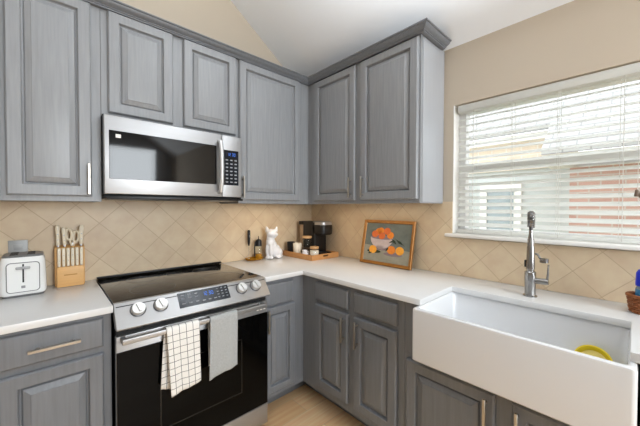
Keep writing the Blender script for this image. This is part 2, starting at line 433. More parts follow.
# ------------------------------------------------------------------ outside, seen through the blind
tag(MB().box(.15, 14, -14, 10, -.35, -.30).build('ground', mat('dry_grass', (150, 150, 110), .95, noise=.3, scale=(3, 3, 3)), base=(0, 0, 0)), 'side yard ground outside the window', 'ground', kind='structure')
BRICK = brick_mat('pink_brick', (186, 150, 138), (172, 134, 122), (186, 174, 166), .21, .07, .008)
SIDING = mat('pale_grey_siding', (192, 196, 195), .8)
SHINGLE = brick_mat('pale_roof_shingles', (182, 181, 179), (168, 167, 165), (142, 141, 140), .26, .075, .008)
PEACH = brick_mat('peach_brick', (230, 214, 196), (224, 206, 186), (232, 224, 214), .21, .07, .008)
h = thing('neighbour_house', 'pink brick house with pale roof seen through the window blind', 'house', (3.2, -1.5, -.3))
MB().box(3.0, 3.3, -7.5, -1.60, -.30, 1.86).build('brick_wall', BRICK, h)
MB().box(3.6, 3.8, -1.62, 3.5, -.30, 2.02).build('side_wall', SIDING, h)
MB().box(3.55, 3.6, -1.62, 3.5, 1.95, 2.40).build('upper_wall', PEACH, h)
m = MB(); m.box(2.75, 2.80, -7.5, -1.35, 1.90, 2.02); m.box(2.80, 3.4, -7.5, -1.35, 1.90, 1.92); m.box(3.35, 3.40, -1.35, 3.5, 2.36, 2.46)
m.build('fascia', TRIMW, h)
MB().prism([(2.72, 2.02), (7.0, 5.44), (7.0, 5.52), (2.72, 2.10)], lambda a, b, d: (a, d, b), -7.5, -1.35).build('roof', SHINGLE, h)
MB().prism([(3.3, 2.46), (7.0, 5.42), (7.0, 5.50), (3.3, 2.54)], lambda a, b, d: (a, d, b), -1.35, 3.5).build('roof', SHINGLE, h)
for y0 in (-.95, -.15):
    m = MB()
    for a in ((y0, y0+.10, .6, 1.65), (y0+.5, y0+.6, .6, 1.65), (y0, y0+.6, 1.65, 1.75), (y0, y0+.6, .5, .6)): m.box(3.55, 3.6, *a)
    f = m.build('house_window', TRIMW, h)
    MB().box(3.585, 3.598, y0+.1, y0+.5, .6, 1.65).build('pane', mat('dark_house_pane', (150, 160, 164), .1), f)

# ------------------------------------------------------------------ window blind
b = thing('window_blind', 'white slatted blind hanging inside the kitchen window', 'blind', (.035, -1.99, 1.182))
BY0, BY1 = -2.575, -1.403
MB().box(.008, .062, BY0, BY1, 1.948, 1.992, bev=.003).build('headrail', BLIND, b)
MB().box(.012, .060, BY0, BY1, 1.186, 1.206, bev=.004).build('bottom_rail', BLIND, b)
for k in range(17):
    z = 1.240+.0415*k
    R = Matrix.Translation((.036, 0, z)) @ Matrix.Rotation(math.radians(-24), 4, 'Y')
    MB().box(-.025, .025, BY0, BY1, -.0014, .0014, bev=.001, seg=1, M=R).build('slat', BLIND, b)
for y in (-1.497, -1.705, -1.912, -2.143, -2.36, -2.53):
    m = MB()
    for x in (.0095, .0625): m.tube([(x, y, 1.19), (x, y, 1.95)], .0011, 6)
    m.tube([(.036, y+.012, 1.19), (.036, y+.012, 1.95)], .0011, 6)
    m.build('ladder_cord', CORD, b)
m = MB()
for dy in (0, .014):
    m.tube([(.002, -2.19-dy, 1.955), (.002, -2.19-dy, 1.425)], .001, 6)
m.build('lift_cord', CORD, b)
m = MB()
for dy, dz in ((0, 0), (.014, -.006)):
    m.lathe([(.002, .028), (.005, .026), (.0075, .010), (.0085, 0), (.006, -.004), (0, -.004)], (.002, -2.187-dy, 1.400+dz), 14)
m.build('cord_tassel', TASSEL, b)

# ------------------------------------------------------------------ cabinets
def TB(y0):   # run along the back wall, doors facing -y
    return lambda u, z, d: (u, y0-d, z)
def TR(x0):   # run along the right wall, doors facing -x
    return lambda u, z, d: (x0-d, u, z)
def door_loops(f, u0, u1, z0, z1, prof):
    loops = []
    for ins, d in prof:
        a, bb, c, e = min(u0, u1)+ins, max(u0, u1)-ins, z0+ins, z1-ins
        loops.append([f(a, c, d), f(bb, c, d), f(bb, e, d), f(a, e, d)])
    return loops
RAISED = [(0, 0), (0, .014), (.002, .017), (.006, .021), (.047, .021), (.0495, .0195), (.0505, .016), (.053, .0045), (.058, .0025), (.0605, .0055), (.063, .010), (.083, .0185), (.085, .0205), (.088, .021)]
SLAB = [(0, 0), (0, .013), (.003, .0165), (.007, .019), (.012, .020)]
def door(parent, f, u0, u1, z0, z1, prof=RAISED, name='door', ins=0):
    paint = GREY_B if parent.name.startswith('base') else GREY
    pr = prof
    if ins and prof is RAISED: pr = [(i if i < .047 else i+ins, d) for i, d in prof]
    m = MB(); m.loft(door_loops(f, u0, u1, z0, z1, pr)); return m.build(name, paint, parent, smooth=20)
def bar_handle(parent, f, u0, z0, u1, z1):
    """square bar pull between two ends, standing off the door face"""
    m = MB(); w = .0052
    vert = abs(z1-z0) > abs(u1-u0)
    def bx(ua, ub, za, zb, da, db):
        P, Q = f(ua, za, da), f(ub, zb, db)
        m.box(min(P[0], Q[0]), max(P[0], Q[0]), min(P[1], Q[1]), max(P[1], Q[1]), min(P[2], Q[2]), max(P[2], Q[2]), bev=.0012, seg=1)
    if vert:
        bx(u0-w, u0+w, z0, z1, .043, .054)
        for z in (z0+.022, z1-.022): bx(u0-.004, u0+.004, z-.004, z+.004, .019, .045)
    else:
        bx(u0, u1, z0-w, z0+w, .043, .054)
        for u in (u0+.026, u1-.026): bx(u-.004, u+.004, z0-.004, z0+.004, .019, .045)
    return m.build('handle', NICKEL, parent)
ZT = 2.356
def wall_cab(label, box, loc):
    t = thing('wall_cabinet', label, 'cabinet', loc, 'grey wall cabinets')
    x0, x1, y0, y1, z0, z1 = box
    if z0 < 1.5:      # open underside: the face frame and the side panels hang lower than the cabinet bottom
        m = MB(); m.box(x0, x1, y0, y1, z0+.019, z1)
        if x1-x0 > .31:
            m.box(x0, x1, y0, y0+.016, z0, z0+.019); m.box(x0, x0+.012, y0+.016, y1, z0, z0+.019); m.box(x1-.012, x1, y0+.016, y1, z0, z0+.019)
        else:
            m.box(x0, x0+.016, y0, y1, z0, z0+.019); m.box(x0+.016, x1, y0, y0+.012, z0, z0+.019)
        m.build('body', GREY, t)
    else: MB().box(*box, bev=.0015, seg=1).build('body', GREY, t)
    return t
fb = TB(-.305); fr = TR(-.305)
t = wall_cab('grey wall cabinet left of the microwave, above the toaster and knife block', (-2.42, -1.7085, -.305, -.001, 1.372, 2.366), (-2.06, -.15, 1.372))
d = door(t, fb, -2.044, -1.7475, 1.397, ZT); bar_handle(d, fb, -1.762, 1.407, -1.762, 1.557)
d = door(t, fb, -2.40, -2.062, 1.397, ZT); bar_handle(d, fb, -2.385, 1.407, -2.385, 1.557)
t = wall_cab('short grey two-door wall cabinet directly above the microwave', (-1.7075, -.9465, -.305, -.001, 1.818, 2.366), (-1.33, -.15, 1.818))
door(t, fb, -1.678, -1.366, 1.834, ZT); door(t, fb, -1.306, -.968, 1.834, ZT)
t = wall_cab('tall grey single-door wall cabinet between the microwave and the corner', (-.9455, -.3055, -.305, -.001, 1.372, 2.366), (-.62, -.15, 1.372))
d = door(t, fb, -.941, -.412, 1.397, ZT); bar_handle(d, fb, -.926, 1.409, -.926, 1.559)
t = wall_cab('grey two-door wall cabinet beside the window, above the coffee maker', (-.305, -.001, -1.316, -.001, 1.372, 2.366), (-.15, -.66, 1.372))
d = door(t, fr, -.398, -.826, 1.397, 2.348); bar_handle(d, fr, -.794, 1.414, -.794, 1.560)
d = door(t, fr, -.876, -1.305, 1.397, 2.348); bar_handle(d, fr, -.906, 1.414, -.906, 1.558)
e = MB().box(-.285, -.012, -1.3195, -1.316, 1.378, 2.352, bev=.001, seg=1).build('end_panel', GREY_E, t)
# crown moulding over all the wall cabinets
prof = [(.0005, 2.3570), (.0215, 2.3570), (.0225, 2.3630), (.029, 2.3640), (.029, 2.3680), (.033, 2.3700), (.041, 2.3735), (.048, 2.3785), (.052, 2.3850), (.053, 2.3890), (.060, 2.3900), (.062, 2.392), (.062, 2.397), (.0005, 2.397)]
loops = []
for k in range(4):
    lp = []
    for o, z in prof:
        lp.append([(-2.42, -.305-o, z), (-.305-o, -.305-o, z), (-.305-o, -1.3195-o, z), (-.046, -1.3195-o, z)][k])
    loops.append(lp)
tag(MB().loft(loops).build('crown_molding', GREY_B, base=(-.3, -.33, 2.36), smooth=30), 'grey crown molding along the top of the wall cabinets', 'molding')

fbb = TB(-.61); frb = TR(-.61)
def base_cab(label, boxes, toe, loc):
    t = thing('base_cabinet', label, 'cabinet', loc, 'grey base cabinets')
    m = MB()
    for q in boxes: m.box(*q, bev=.0015, seg=1)
    m.build('body', GREY_B, t)
    MB().box(*toe).build('toe_board', GREY_T, t)
    return t
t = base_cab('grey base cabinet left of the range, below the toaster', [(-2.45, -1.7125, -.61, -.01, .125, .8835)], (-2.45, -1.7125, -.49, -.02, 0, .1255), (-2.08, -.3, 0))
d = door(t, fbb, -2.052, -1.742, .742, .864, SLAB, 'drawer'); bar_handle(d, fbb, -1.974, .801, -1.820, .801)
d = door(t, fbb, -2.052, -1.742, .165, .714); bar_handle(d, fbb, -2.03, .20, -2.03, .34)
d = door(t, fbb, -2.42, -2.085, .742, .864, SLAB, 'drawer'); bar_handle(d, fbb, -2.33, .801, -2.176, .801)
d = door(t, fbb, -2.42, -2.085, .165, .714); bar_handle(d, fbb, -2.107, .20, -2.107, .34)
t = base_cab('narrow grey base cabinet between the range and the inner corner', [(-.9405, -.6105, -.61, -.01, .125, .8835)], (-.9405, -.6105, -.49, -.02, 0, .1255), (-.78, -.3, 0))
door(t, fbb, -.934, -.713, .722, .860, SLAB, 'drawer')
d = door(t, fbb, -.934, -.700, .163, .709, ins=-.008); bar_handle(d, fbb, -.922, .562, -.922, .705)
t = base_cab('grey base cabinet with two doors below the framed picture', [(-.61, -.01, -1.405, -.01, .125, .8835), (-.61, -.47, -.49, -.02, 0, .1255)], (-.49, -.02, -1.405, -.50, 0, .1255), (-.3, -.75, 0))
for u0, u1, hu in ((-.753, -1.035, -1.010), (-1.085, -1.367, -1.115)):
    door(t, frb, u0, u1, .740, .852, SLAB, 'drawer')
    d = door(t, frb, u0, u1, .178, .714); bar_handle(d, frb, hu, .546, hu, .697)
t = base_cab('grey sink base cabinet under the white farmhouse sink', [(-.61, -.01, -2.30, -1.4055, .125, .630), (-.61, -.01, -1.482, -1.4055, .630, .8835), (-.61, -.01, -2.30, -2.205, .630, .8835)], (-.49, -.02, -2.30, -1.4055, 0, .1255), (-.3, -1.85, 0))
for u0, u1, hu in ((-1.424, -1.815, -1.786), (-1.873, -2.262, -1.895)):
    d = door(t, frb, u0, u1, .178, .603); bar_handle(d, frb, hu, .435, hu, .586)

# ------------------------------------------------------------------ worktops
tag(MB().box(-2.62, -1.709, -.642, -.0085, .884, .914, bev=.003).build('countertop', QUARTZ, base=(-2.1, -.3, .884)),
    'short white quartz countertop left of the range', 'countertop')
poly = [(-.9385, -.0085), (-.9385, -.642), (-.642, -.642), (-.642, -1.503), (-.292, -1.503), (-.292, -2.180), (-.642, -2.180), (-.642, -2.85), (-.0085, -2.85), (-.0085, -.0085)]
tag(MB().prism(poly, lambda a, b_, d: (a, b_, d), .884, .914, bev=.003).build('countertop', QUARTZ, base=(-.3, -.9, .884)),
    'L-shaped white quartz countertop around the corner and sink', 'countertop')

# ------------------------------------------------------------------ farmhouse sink
s = thing('farmhouse_sink', 'white apron-front farmhouse sink below the window', 'sink', (-.47, -1.842, .64))
def ring(x0, x1, y0, y1, r, z): return [(a, c, z) for a, c in rrect((x0+x1)/2, (y0+y1)/2, (x1-x0)/2, (y1-y0)/2, r)]
ox0, ox1, oy0, oy1 = -.690, -.255, -2.197, -1.486
m = MB()
m.loft([ring(ox0+.006, ox1-.006, oy0+.006, oy1-.006, .012, .640), ring(ox0, ox1, oy0, oy1, .014, .646), ring(ox0, ox1, oy0, oy1, .014, .872),
        ring(ox0+.002, ox1-.002, oy0+.002, oy1-.002, .013, .879), ring(ox0+.008, ox1-.008, oy0+.008, oy1-.008, .012, .883),
        ring(ox0+.016, ox1-.016, oy0+.016, oy1-.016, .02, .883), ring(ox0+.022, ox1-.020, oy0+.020, oy1-.020, .022, .879), ring(ox0+.024, ox1-.022, oy0+.022, oy1-.022, .024, .872),
        ring(ox0+.027, ox1-.025, oy0+.025, oy1-.025, .03, .700), ring(ox0+.034, ox1-.032, oy0+.032, oy1-.032, .034, .680), ring(ox0+.055, ox1-.053, oy0+.053, oy1-.053, .04, .671)])
m.build('basin', PORCELAIN, s)
MB().lathe([(.0, .0015), (.030, .0015), (.040, .004), (.045, .001)], (-.45, -1.84, .6705), 28).build('drain', CHROME, s)
# counter-side clip shadow lines are geometry: overflow slot on the inner left wall
yb = thing('bowl', 'yellow plastic bowl standing in the white sink', 'bowl', (-.195, -2.075, .672))
yb.location = (0, 0, 0)
MB().lathe([(0, 0), (.036, 0), (.046, .012), (.058, .036), (.064, .048), (.068, .050), (.0675, .0525), (.062, .0520), (.054, .036), (.042, .016), (0, .010)], (0, 0, 0), 40).build('shell', YELLOW, yb)
MB().lathe([(0, .034), (.030, .034), (.050, .0325), (.048, .026), (0, .014)], (0, 0, 0), 32).build('scrub_pad', YELLOW_L, yb)
MB().box(-.010, .010, -.090, -.066, .046, .051, bev=.002).build('grip', YELLOW, yb)
yb.rotation_euler = (0, math.radians(-56), 0)
yb.location = (-.306, -2.078, .716); yb.scale = (.88, .88, .88)

# ------------------------------------------------------------------ faucet
FX, FY = -.190, -1.838
f = thing('kitchen_faucet', 'brushed steel spring faucet standing behind the sink', 'faucet', (FX, FY, .914))
MB().lathe([(.0, 0), (.030, 0), (.030, .004), (.0225, .008), (.0225, .072), (.0235, .074), (.0235, .118), (.020, .122), (0, .122)], (FX, FY, .9142), 28).build('base', FAUCETM, f)
MB().lathe([(0, 0), (.0165, 0), (.0165, .07), (.0140, .073), (.0140, .100), (.0085, .104), (.0075, .165), (0, .165)], (FX, FY, 1.034), 24).build('column', FAUCETM, f)
dx, dy = -.980, -.199
R0 = .038
arc = [(FX, FY, 1.195), (FX, FY, 1.24)]
for k in range(13):
    a = PI*k/12; q = R0*(1-math.cos(a)); arc.append((FX+dx*q, FY+dy*q, 1.272+R0*math.sin(a)*1.15))
arc.append((FX+dx*2*R0, FY+dy*2*R0, 1.232))
MB().tube(arc, .0075, 12).build('hose', STEEL_D, f)
# spring coil around the hose
P = [Vector(p) for p in arc]; L = [0]
for a_, b_ in zip(P, P[1:]): L.append(L[-1]+(b_-a_).length)
def along(sv):
    for i in range(len(P)-1):
        if sv <= L[i+1] or i == len(P)-2:
            tt = (sv-L[i])/(L[i+1]-L[i]); return P[i].lerp(P[i+1], tt), (P[i+1]-P[i]).normalized()
side = Vector((-dy, dx, 0))
pts = []; turns = 24; s0_ = .055; s1_ = L[-1]-.028
for k in range(turns*10+1):
    p, tg = along(s0_+(s1_-s0_)*k/(turns*10)); nn = side.cross(tg)
    a = 2*PI*k/10; pts.append(p+(side*math.cos(a)+nn*math.sin(a))*.0132)
MB().tube(pts, .0032, 6).build('spring', FAUCETM, f)
HX, HY = FX+dx*2*R0, FY+dy*2*R0
MB().lathe([(0, .190), (.0070, .190), (.0085, .165), (.0105, .150), (.0105, .146), (.0130, .142), (.0130, .112), (.0150, .104), (.0165, .040), (.0175, .030), (.0175, .004), (.014, 0), (0, 0)], (HX, HY, 1.056), 24).build('spray_head', FAUCETM, f)
MB().box(HX-.006, HX+.006, HY+.014, HY+.024, 1.066, 1.100, bev=.003).build('spray_button', BLACK, f)
m = MB(); m.tube([(FX, FY-.010, 1.125), (FX-.01, FY-.030, 1.122), (FX-.02, FY-.042, 1.105)], .0048, 10)
m.lathe([(.0135, 0), (.0175, 0), (.0175, .018), (.0135, .018), (.0135, 0)], (FX-.022, FY-.058, 1.088), 24)
m.build('dock_arm', FAUCETM, f)
m = MB(); m.tube([(FX, FY-.02, .992), (FX, FY-.060, .994), (FX, FY-.072, .995)], [.0145, .0145, .0125], 18)
m.build('valve', FAUCETM, f)
MB().tube([(FX, FY-.066, 1.0), (FX-.004, FY-.070, 1.035), (FX-.008, FY-.072, 1.078)], [.0055, .0045, .004], 10).build('lever', FAUCETM, f)

# ------------------------------------------------------------------ range
RX0, RX1 = -1.7055, -.9425
r = thing('kitchen_range', 'stainless slide-in electric range with black glass cooktop', 'range', (-1.324, -.33, 0))
MB().box(RX0+.004, RX1-.004, -.640, -.012, .03, .905, bev=.003).build('body', BLACKM, r)
m = MB(); m.box(RX0, RX1, -.628, -.012, .9055, .9185, bev=.003); m.build('cooktop', COOK, r)
MB().box(RX0+.002, RX1-.002, -.034, -.010, .919, .929, bev=.002).build('rear_trim', BLACK, r)
for x, y, rr in ((-1.50, -.20, .085), (-1.13, -.20, .085), (-1.51, -.46, .105), (-1.13, -.46, .115), (-1.32, -.18, .05)):
    MB().lathe([(rr-.0012, .0002), (rr-.0012, .0006), (rr, .0006), (rr, .0002)], (x, y, .9184), 56).build('burner_marking', BURN, r)
# slanted control panel
A, B_ = (-.626, .9190), (-.700, .826)
panel = [A, B_, (-.702, .821), (-.696, .815), (-.655, .815), (-.610, .86), (-.610, .9190)]
cp = MB().prism(panel, lambda a, bz_, d: (d, a, bz_), RX0-.001, RX1+.001, bev=.0025).build('control_panel', STEEL, r)
tv = Vector((0, B_[0]-A[0], B_[1]-A[1])).normalized(); nv = Vector((0, tv.z, -tv.y)) 
if nv.y > 0: nv = -nv
def onp(x, sdist, out=0): return Vector((x, A[0], A[1])) + tv*sdist + nv*out
def quad_on(mb, x0, x1, s0, s1, out, th=.0006, mi=None):
    if mi is not None: mb.mi = mi
    lo = [onp(x0, s0, out), onp(x1, s0, out), onp(x1, s1, out), onp(x0, s1, out)]
    hi = [onp(x0, s0, out+th), onp(x1, s0, out+th), onp(x1, s1, out+th), onp(x0, s1, out+th)]
    mb.loft([lo, hi])
m = MB(); quad_on(m, -1.447, -1.184, .010, .088, .0002, .0012)
dp = m.build('touch_display', KEYG, r)
def print_on(x0, x1, s0, s1):
    q = MB(); quad_on(q, x0, x1, s0, s1, .0016, .0003); q.build('button', BTN, dp)
for gx in (-1.425, -1.392, -1.358):
    for gs in (.022, .040, .066): print_on(gx-.008, gx+.008, gs, gs+.004)
for gx in (-1.325, -1.295, -1.265): print_on(gx-.008, gx+.008, .068, .074)
for gx in (-1.245, -1.222, -1.199):
    for gs in (.020, .036, .052, .068): print_on(gx-.005, gx+.005, gs, gs+.004)
def digit_blocks(mb, put, segs='0'):
    SE = {'0': 'abcdef', '1': 'bc', '2': 'abged', '3': 'abgcd', '4': 'fgbc', '5': 'afgcd', '8': 'abcdefg'}
    for ch in SE[segs]:
        put(*{'a': (.1, .9, 0, .12), 'g': (.1, .9, .44, .56), 'd': (.1, .9, .88, 1), 'f': (0, .16, .05, .5), 'b': (.84, 1, .05, .5), 'e': (0, .16, .5, .95), 'c': (.84, 1, .5, .95)}[ch])
for i, ch in enumerate('1230'):
    m = MB(); x0 = -1.326+i*.0135+(.005 if i > 1 else 0)
    digit_blocks(m, lambda a, b2, c, e2: quad_on(m, x0+a*.010, x0+b2*.010, .026+c*.020, .026+e2*.020, .0016, .0003), ch)
    m.build('clock_digit', BLUE_LED, dp)
def knob(x, sd):
    c = onp(x, sd, .0002)
    k = MB().lathe([(0, .004), (.0285, .004), (.0275, .020), (.0255, .0245), (0, .0245)], c, 36, axis=nv).build('knob', KNOBM, r)
    MB().lathe([(0, 0), (.0325, 0), (.0325, .003), (.030, .0045), (0, .0045)], c, 36, axis=nv).build('bezel', STEEL_D, k)
    m = MB(); o0 = c+nv*.024
    ax = (tv*.96+Vector((1, 0, 0))*.28).normalized(); sd_ = nv.cross(ax)
    lo = [o0+ax*a+sd_*b2 for a, b2 in ((-.020, -.0055), (.020, -.0055), (.020, .0055), (-.020, .0055))]
    hi = [o0+ax*a+sd_*b2+nv*.009 for a, b2 in ((-.018, -.004), (.018, -.004), (.018, .004), (-.018, .004))]
    m.loft([lo, hi]); m.build('knob_grip', KNOBM, k)
for x, sd in ((-1.619, .050), (-1.526, .050), (-1.109, .050), (-1.020, .050)): knob(x, sd)
# vent gap, oven door, handle, drawer
m = MB(); m.box(RX0+.006, RX1-.006, -.6545, -.6395, .782, .815)
m.build('vent_gap', BLACKM, r)
for k in range(9): MB().box(RX0+.05+k*.076, RX0+.105+k*.076, -.6575, -.6545, .797, .804, bev=.001, seg=1).build('vent_louvre', STEEL_D, r)
od = MB().box(RX0+.001, RX1-.001, -.672, -.6405, .158, .782, bev=.003).build('oven_door', STEEL, r)
MB().box(RX0+.002, RX1-.002, -.6745, -.6715, .160, .714, bev=.001, seg=1).build('door_glass', BGLASS, od)
m = MB(); 
for a in ((-1.535, -1.529, .29, .60), (-1.119, -1.113, .29, .60), (-1.535, -1.113, .594, .60), (-1.535, -1.113, .29, .296)): m.box(a[0], a[1], -.6749, -.6743, a[2], a[3])
m.build('window_outline', mat('dark_grey_print', (8, 8, 8), .3), od)
m = MB()
m.box(-1.690, -.985, -.724, -.708, .759, .783, bev=.004, seg=3)
for x in (-1.680, -.995): m.box(x-.010, x+.010, -.712, -.671, .761, .781, bev=.003)
m.build('door_handle', STEEL, od)
MB().box(RX0+.001, RX1-.001, -.672, -.6405, .035, .155, bev=.003).build('storage_drawer', STEEL, r)
for x in (-1.012, -.990, -.968): MB().box(x-.007, x+.007, -.6752, -.6744, .734, .746, bev=.0003, seg=1).build('sticker', TRIMW, od)
for x in (RX0+.05, RX1-.05):
    for y in (-.58, -.08): MB().lathe([(0, 0), (.018, 0), (.018, .033), (0, .033)], (x, y, 0), 14).build('levelling_foot', BLACK, r)

# ------------------------------------------------------------------ dish towels over the oven handle
def towel(label, x0, x1, zf0, zf1, zb, back_dx, material, cell, seed, skew):
    rnd = random.Random(seed)
    ph = [rnd.uniform(0, 6) for _ in range(4)]
    # path around the bar: back hem -> over -> front hem; (y, z) centreline
    path = []
    nb = 14
    for k in range(nb+1): path.append((-.7005, zb+(.776-zb)*k/nb, -1+k/nb))
    for k in range(1, 8):
        a = PI*k/8; path.append((-.716+.0155*math.cos(a), .779+.0095*math.sin(a), 0))
    nf = 24
    for k in range(nf+1): path.append((-.7315, .776, (k+1)/(nf+1)))
    NX = 22; G = []; U = []; dist = 0; prev = None
    rows = len(path)
    for i, (y, z, q) in enumerate(path):
        row = []; ur = []
        for j in range(NX+1):
            s_ = j/NX
            xa = x0+(x1-x0)*s_
            if q > 0:
                zz = .776-(.776-(zf0+(zf1-zf0)*s_))*q
                amp = .0035*q
                yy = y - .002*q - amp*(1+math.sin(s_*9+ph[0]))-amp*.6*(1+math.sin(s_*17+ph[1]+q*2))
                xx = xa+skew*q*(1-s_*.6)
                dd = .776+(.776-zz)
            else:
                zz = z if q == 0 else zb+(.776-zb)*(1+q)+.012*math.sin(s_*5+ph[2])*(-q)
                yy = y + (0.0015*math.sin(s_*8+ph[3])*(-q))
                xx = xa+back_dx*(-q)**.7 if q < 0 else xa
                dd = zz
            row.append((xx, yy, zz)); ur.append((xa/cell, dd/cell))
        G.append(row); U.append(ur)
    m = MB(); m.grid(G, U)
    o = m.build('dish_towel', material, base=((x0+x1)/2, -.716, .775), smooth=80)
    sm = o.modifiers.new('thickness', 'SOLIDIFY'); sm.thickness = .0022; sm.offset = 0
    return tag(o, label, 'towel', 'dish towels on the oven handle')
towel('white dish towel with dark grid checks hanging over the oven handle', -1.521, -1.374, .468, .492, .492, -.018, CHECK, .031, 3, .016)
towel('plain grey linen dish towel hanging over the oven handle', -1.318, -1.170, .476, .500, .52, .0, LINEN, .03, 8, -.012)

# ------------------------------------------------------------------ microwave
MX0, MX1, MYF, MZ0, MZ1 = -1.7065, -.9475, -.372, 1.387, 1.814
mw = thing('microwave', 'stainless over-the-range microwave below the short wall cabinet', 'microwave', (-1.327, -.2, MZ0))
MB().box(MX0, MX1, -.352, -.012, MZ0+.012, MZ1, bev=.003).build('body', BLACKM, mw)
SPL = -1.098
dr = MB().box(MX0, SPL, -.388, -.3525, 1.410, 1.8045, bev=.004, seg=3).build('door', STEEL, mw)
MB().box(-1.686, -1.134, -.3895, -.387, 1.487, 1.730, bev=.001, seg=1).build('window', MWGLASS, dr)
MB().box(-1.658, -1.636, -.3902, -.3894, 1.695, 1.713).build('paper_sticker', TRIMW, dr)
m = MB(); m.tube([(-1.117, -.386, 1.760), (-1.117, -.412, 1.752), (-1.117, -.424, 1.70), (-1.117, -.428, 1.60), (-1.117, -.424, 1.50), (-1.117, -.412, 1.445), (-1.117, -.386, 1.437)], [.011, .0125, .0135, .0135, .0135, .0125, .011], 14)
m.build('door_handle', KNOBM, dr)
pn = MB().box(SPL+.0015, -.9625, -.388, -.3525, 1.410, 1.8045, bev=.004, seg=3).build('control_panel', STEEL, mw)
kp = MB().box(-1.088, -.985, -.3895, -.387, 1.487, 1.712, bev=.001, seg=1).build('keypad', KEYG, mw)
MB().box(-1.076, -.997, -.3901, -.3893, 1.668, 1.700).build('display', DISPLAY, kp)
for i, ch in enumerate('1230'):
    m = MB(); x0 = -1.062+i*.0130+(.005 if i > 1 else 0)
    digit_blocks(m, lambda a, b2, c, e2: m.box(x0+a*.009, x0+b2*.009, -.3906, -.39, 1.694-e2*.018, 1.694-c*.018), ch)
    m.build('clock_digit', BLUE_LED, kp)
for i in range(3):
    for j in range(7):
        x = -1.066+i*.030; z = 1.648-j*.0235
        MB().box(x-.008, x+.008, -.3900, -.3894, z-.004, z+.004).build('button', BTN, kp)
m = MB(); m.box(MX0+.004, MX1-.004, -.385, -.02, MZ0, MZ0+.0135, bev=.002); m.box(MX0+.01, -1.40, -.386, -.30, MZ0-.004, MZ0+.001, bev=.001)
m.build('bottom_vent', BLACK, mw)
for x in (-1.60, -1.06): MB().box(x-.10, x+.10, -.30, -.06, MZ0-.0025, MZ0, bev=.001).build('grease_filter', STEEL, mw)

# ------------------------------------------------------------------ left counter: toaster, knife block, wall plate
pl = thing('wall_plate', 'brushed metal outlet plate on the tile behind the toaster', 'outlet', (-2.026, -.010, 1.055))
MB().box(-2.062, -1.990, -.0135, -.0082, 1.052, 1.171, bev=.0015).build('plate', PLATE, pl)
for z in (1.086, 1.136): MB().box(-2.042, -2.010, -.0150, -.0130, z-.014, z+.014, bev=.001).build('socket', PLATE, pl)
ts = thing('toaster', 'white toaster with grey outlined front panel beside the knife block', 'toaster', (-2.004, -.115, .914))
tx0, tx1, ty0, ty1 = -2.084, -1.920, -.203, -.030
def tring(i, z, r=.03): return [(a, c, z) for a, c in rrect((tx0+tx1)/2, (ty0+ty1)/2, (tx1-tx0)/2-i, (ty1-ty0)/2-i, r)]
MB().loft([tring(.012, .922, .022), tring(.003, .926), tring(0, .938), tring(.001, 1.00), tring(.005, 1.085), tring(.010, 1.100, .026), tring(.014, 1.1045, .024)]).build('body', WHITE_P, ts)
MB().loft([tring(.010, .9145, .022), tring(.008, .9225, .024)]).build('base', GREYPL, ts)
m = MB(); m.loft([tring(.012, 1.1035, .024), tring(.010, 1.108, .025), tring(.014, 1.112, .024), tring(.020, 1.113, .02)])
tp = m.build('top_plate', GREYPL, ts)
for x in (-2.034, -1.974):
    m = MB(); m.box(x-.014, x+.014, -.172, -.052, 1.1128, 1.1140, bev=.0004, seg=1); m.build('slot', BLACK, tp)
for x in (-2.034, -1.974):
    for k in range(5): MB().tube([(x-.013, -.165+k*.025, 1.1145), (x+.013, -.165+k*.025, 1.1145)], .0012, 6).build('guard_wire', CHROME, tp)
def fring(x0, x1, z0, z1, y, r):
    return [(a, y, c) for a, c in rrect((x0+x1)/2, (z0+z1)/2, (x1-x0)/2, (z1-z0)/2, r)]
m = MB(); m.loft([fring(-2.058, -1.943, .938, 1.080, -.199, .016), fring(-2.058, -1.943, .938, 1.080, -.2045, .016)]); fp = m.build('panel_outline', GREYPL, ts)
m = MB(); m.loft([fring(-2.0545, -1.9465, .9415, 1.0765, -.199, .013), fring(-2.0545, -1.9465, .9415, 1.0765, -.2055, .013)]); fp = m.build('front_panel', WHITE_P, ts)
MB().box(-2.004, -1.998, -.2062, -.2050, .985, 1.072).build('lever_track', BLACK, fp)
lv = MB().box(-2.026, -1.976, -.215, -.2063, 1.048, 1.061, bev=.004, seg=3).build('lever', mat('light_grey_plastic', (172, 172, 172), .4), fp)
MB().box(-2.008, -1.994, -.2072, -.2054, .958, .970, bev=.001).build('browning_button', mat('mid_grey_plastic', (150, 150, 150), .4), fp)

KBX = (-1.884, -1.765)
kb = thing('knife_block', 'bamboo knife block on the left counter beside the toaster', 'knife block', (-1.824, -.06, .914))
# stepped profile in (y, z)
prof_k = [(-.102, .9145), (-.104, 1.022), (-.082, 1.024), (-.074, 1.118), (-.018, 1.132), (-.014, .9145)]
MB().prism(prof_k, lambda a, b_, d: (d, a, b_), -1.880, -1.768, bev=.002).build('block', BAMBOO, kb)
MB().prism([(-.0735, .9145), (-.0735, 1.120), (-.016, 1.134), (-.0125, .9145)], lambda a, b_, d: (d, a, b_), -1.888, -1.762, bev=.002).build('rear_board', BAMBOO, kb)
for k in range(6): MB().box(-1.8765+k*.0185, -1.8665+k*.0185, -.0985, -.087, 1.0225, 1.0242).build('slot', BAMBOO_D, kb)
m = MB(); m.box(-1.852, -1.797, -.1042, -.1034, .975, .981, bev=.0002, seg=1); m.build('burned_mark', mat('light_burn_mark', (190, 138, 74), .6), kb)
ordn = ['leftmost', 'second from the left', 'third from the left', 'third from the right', 'second from the right', 'rightmost']
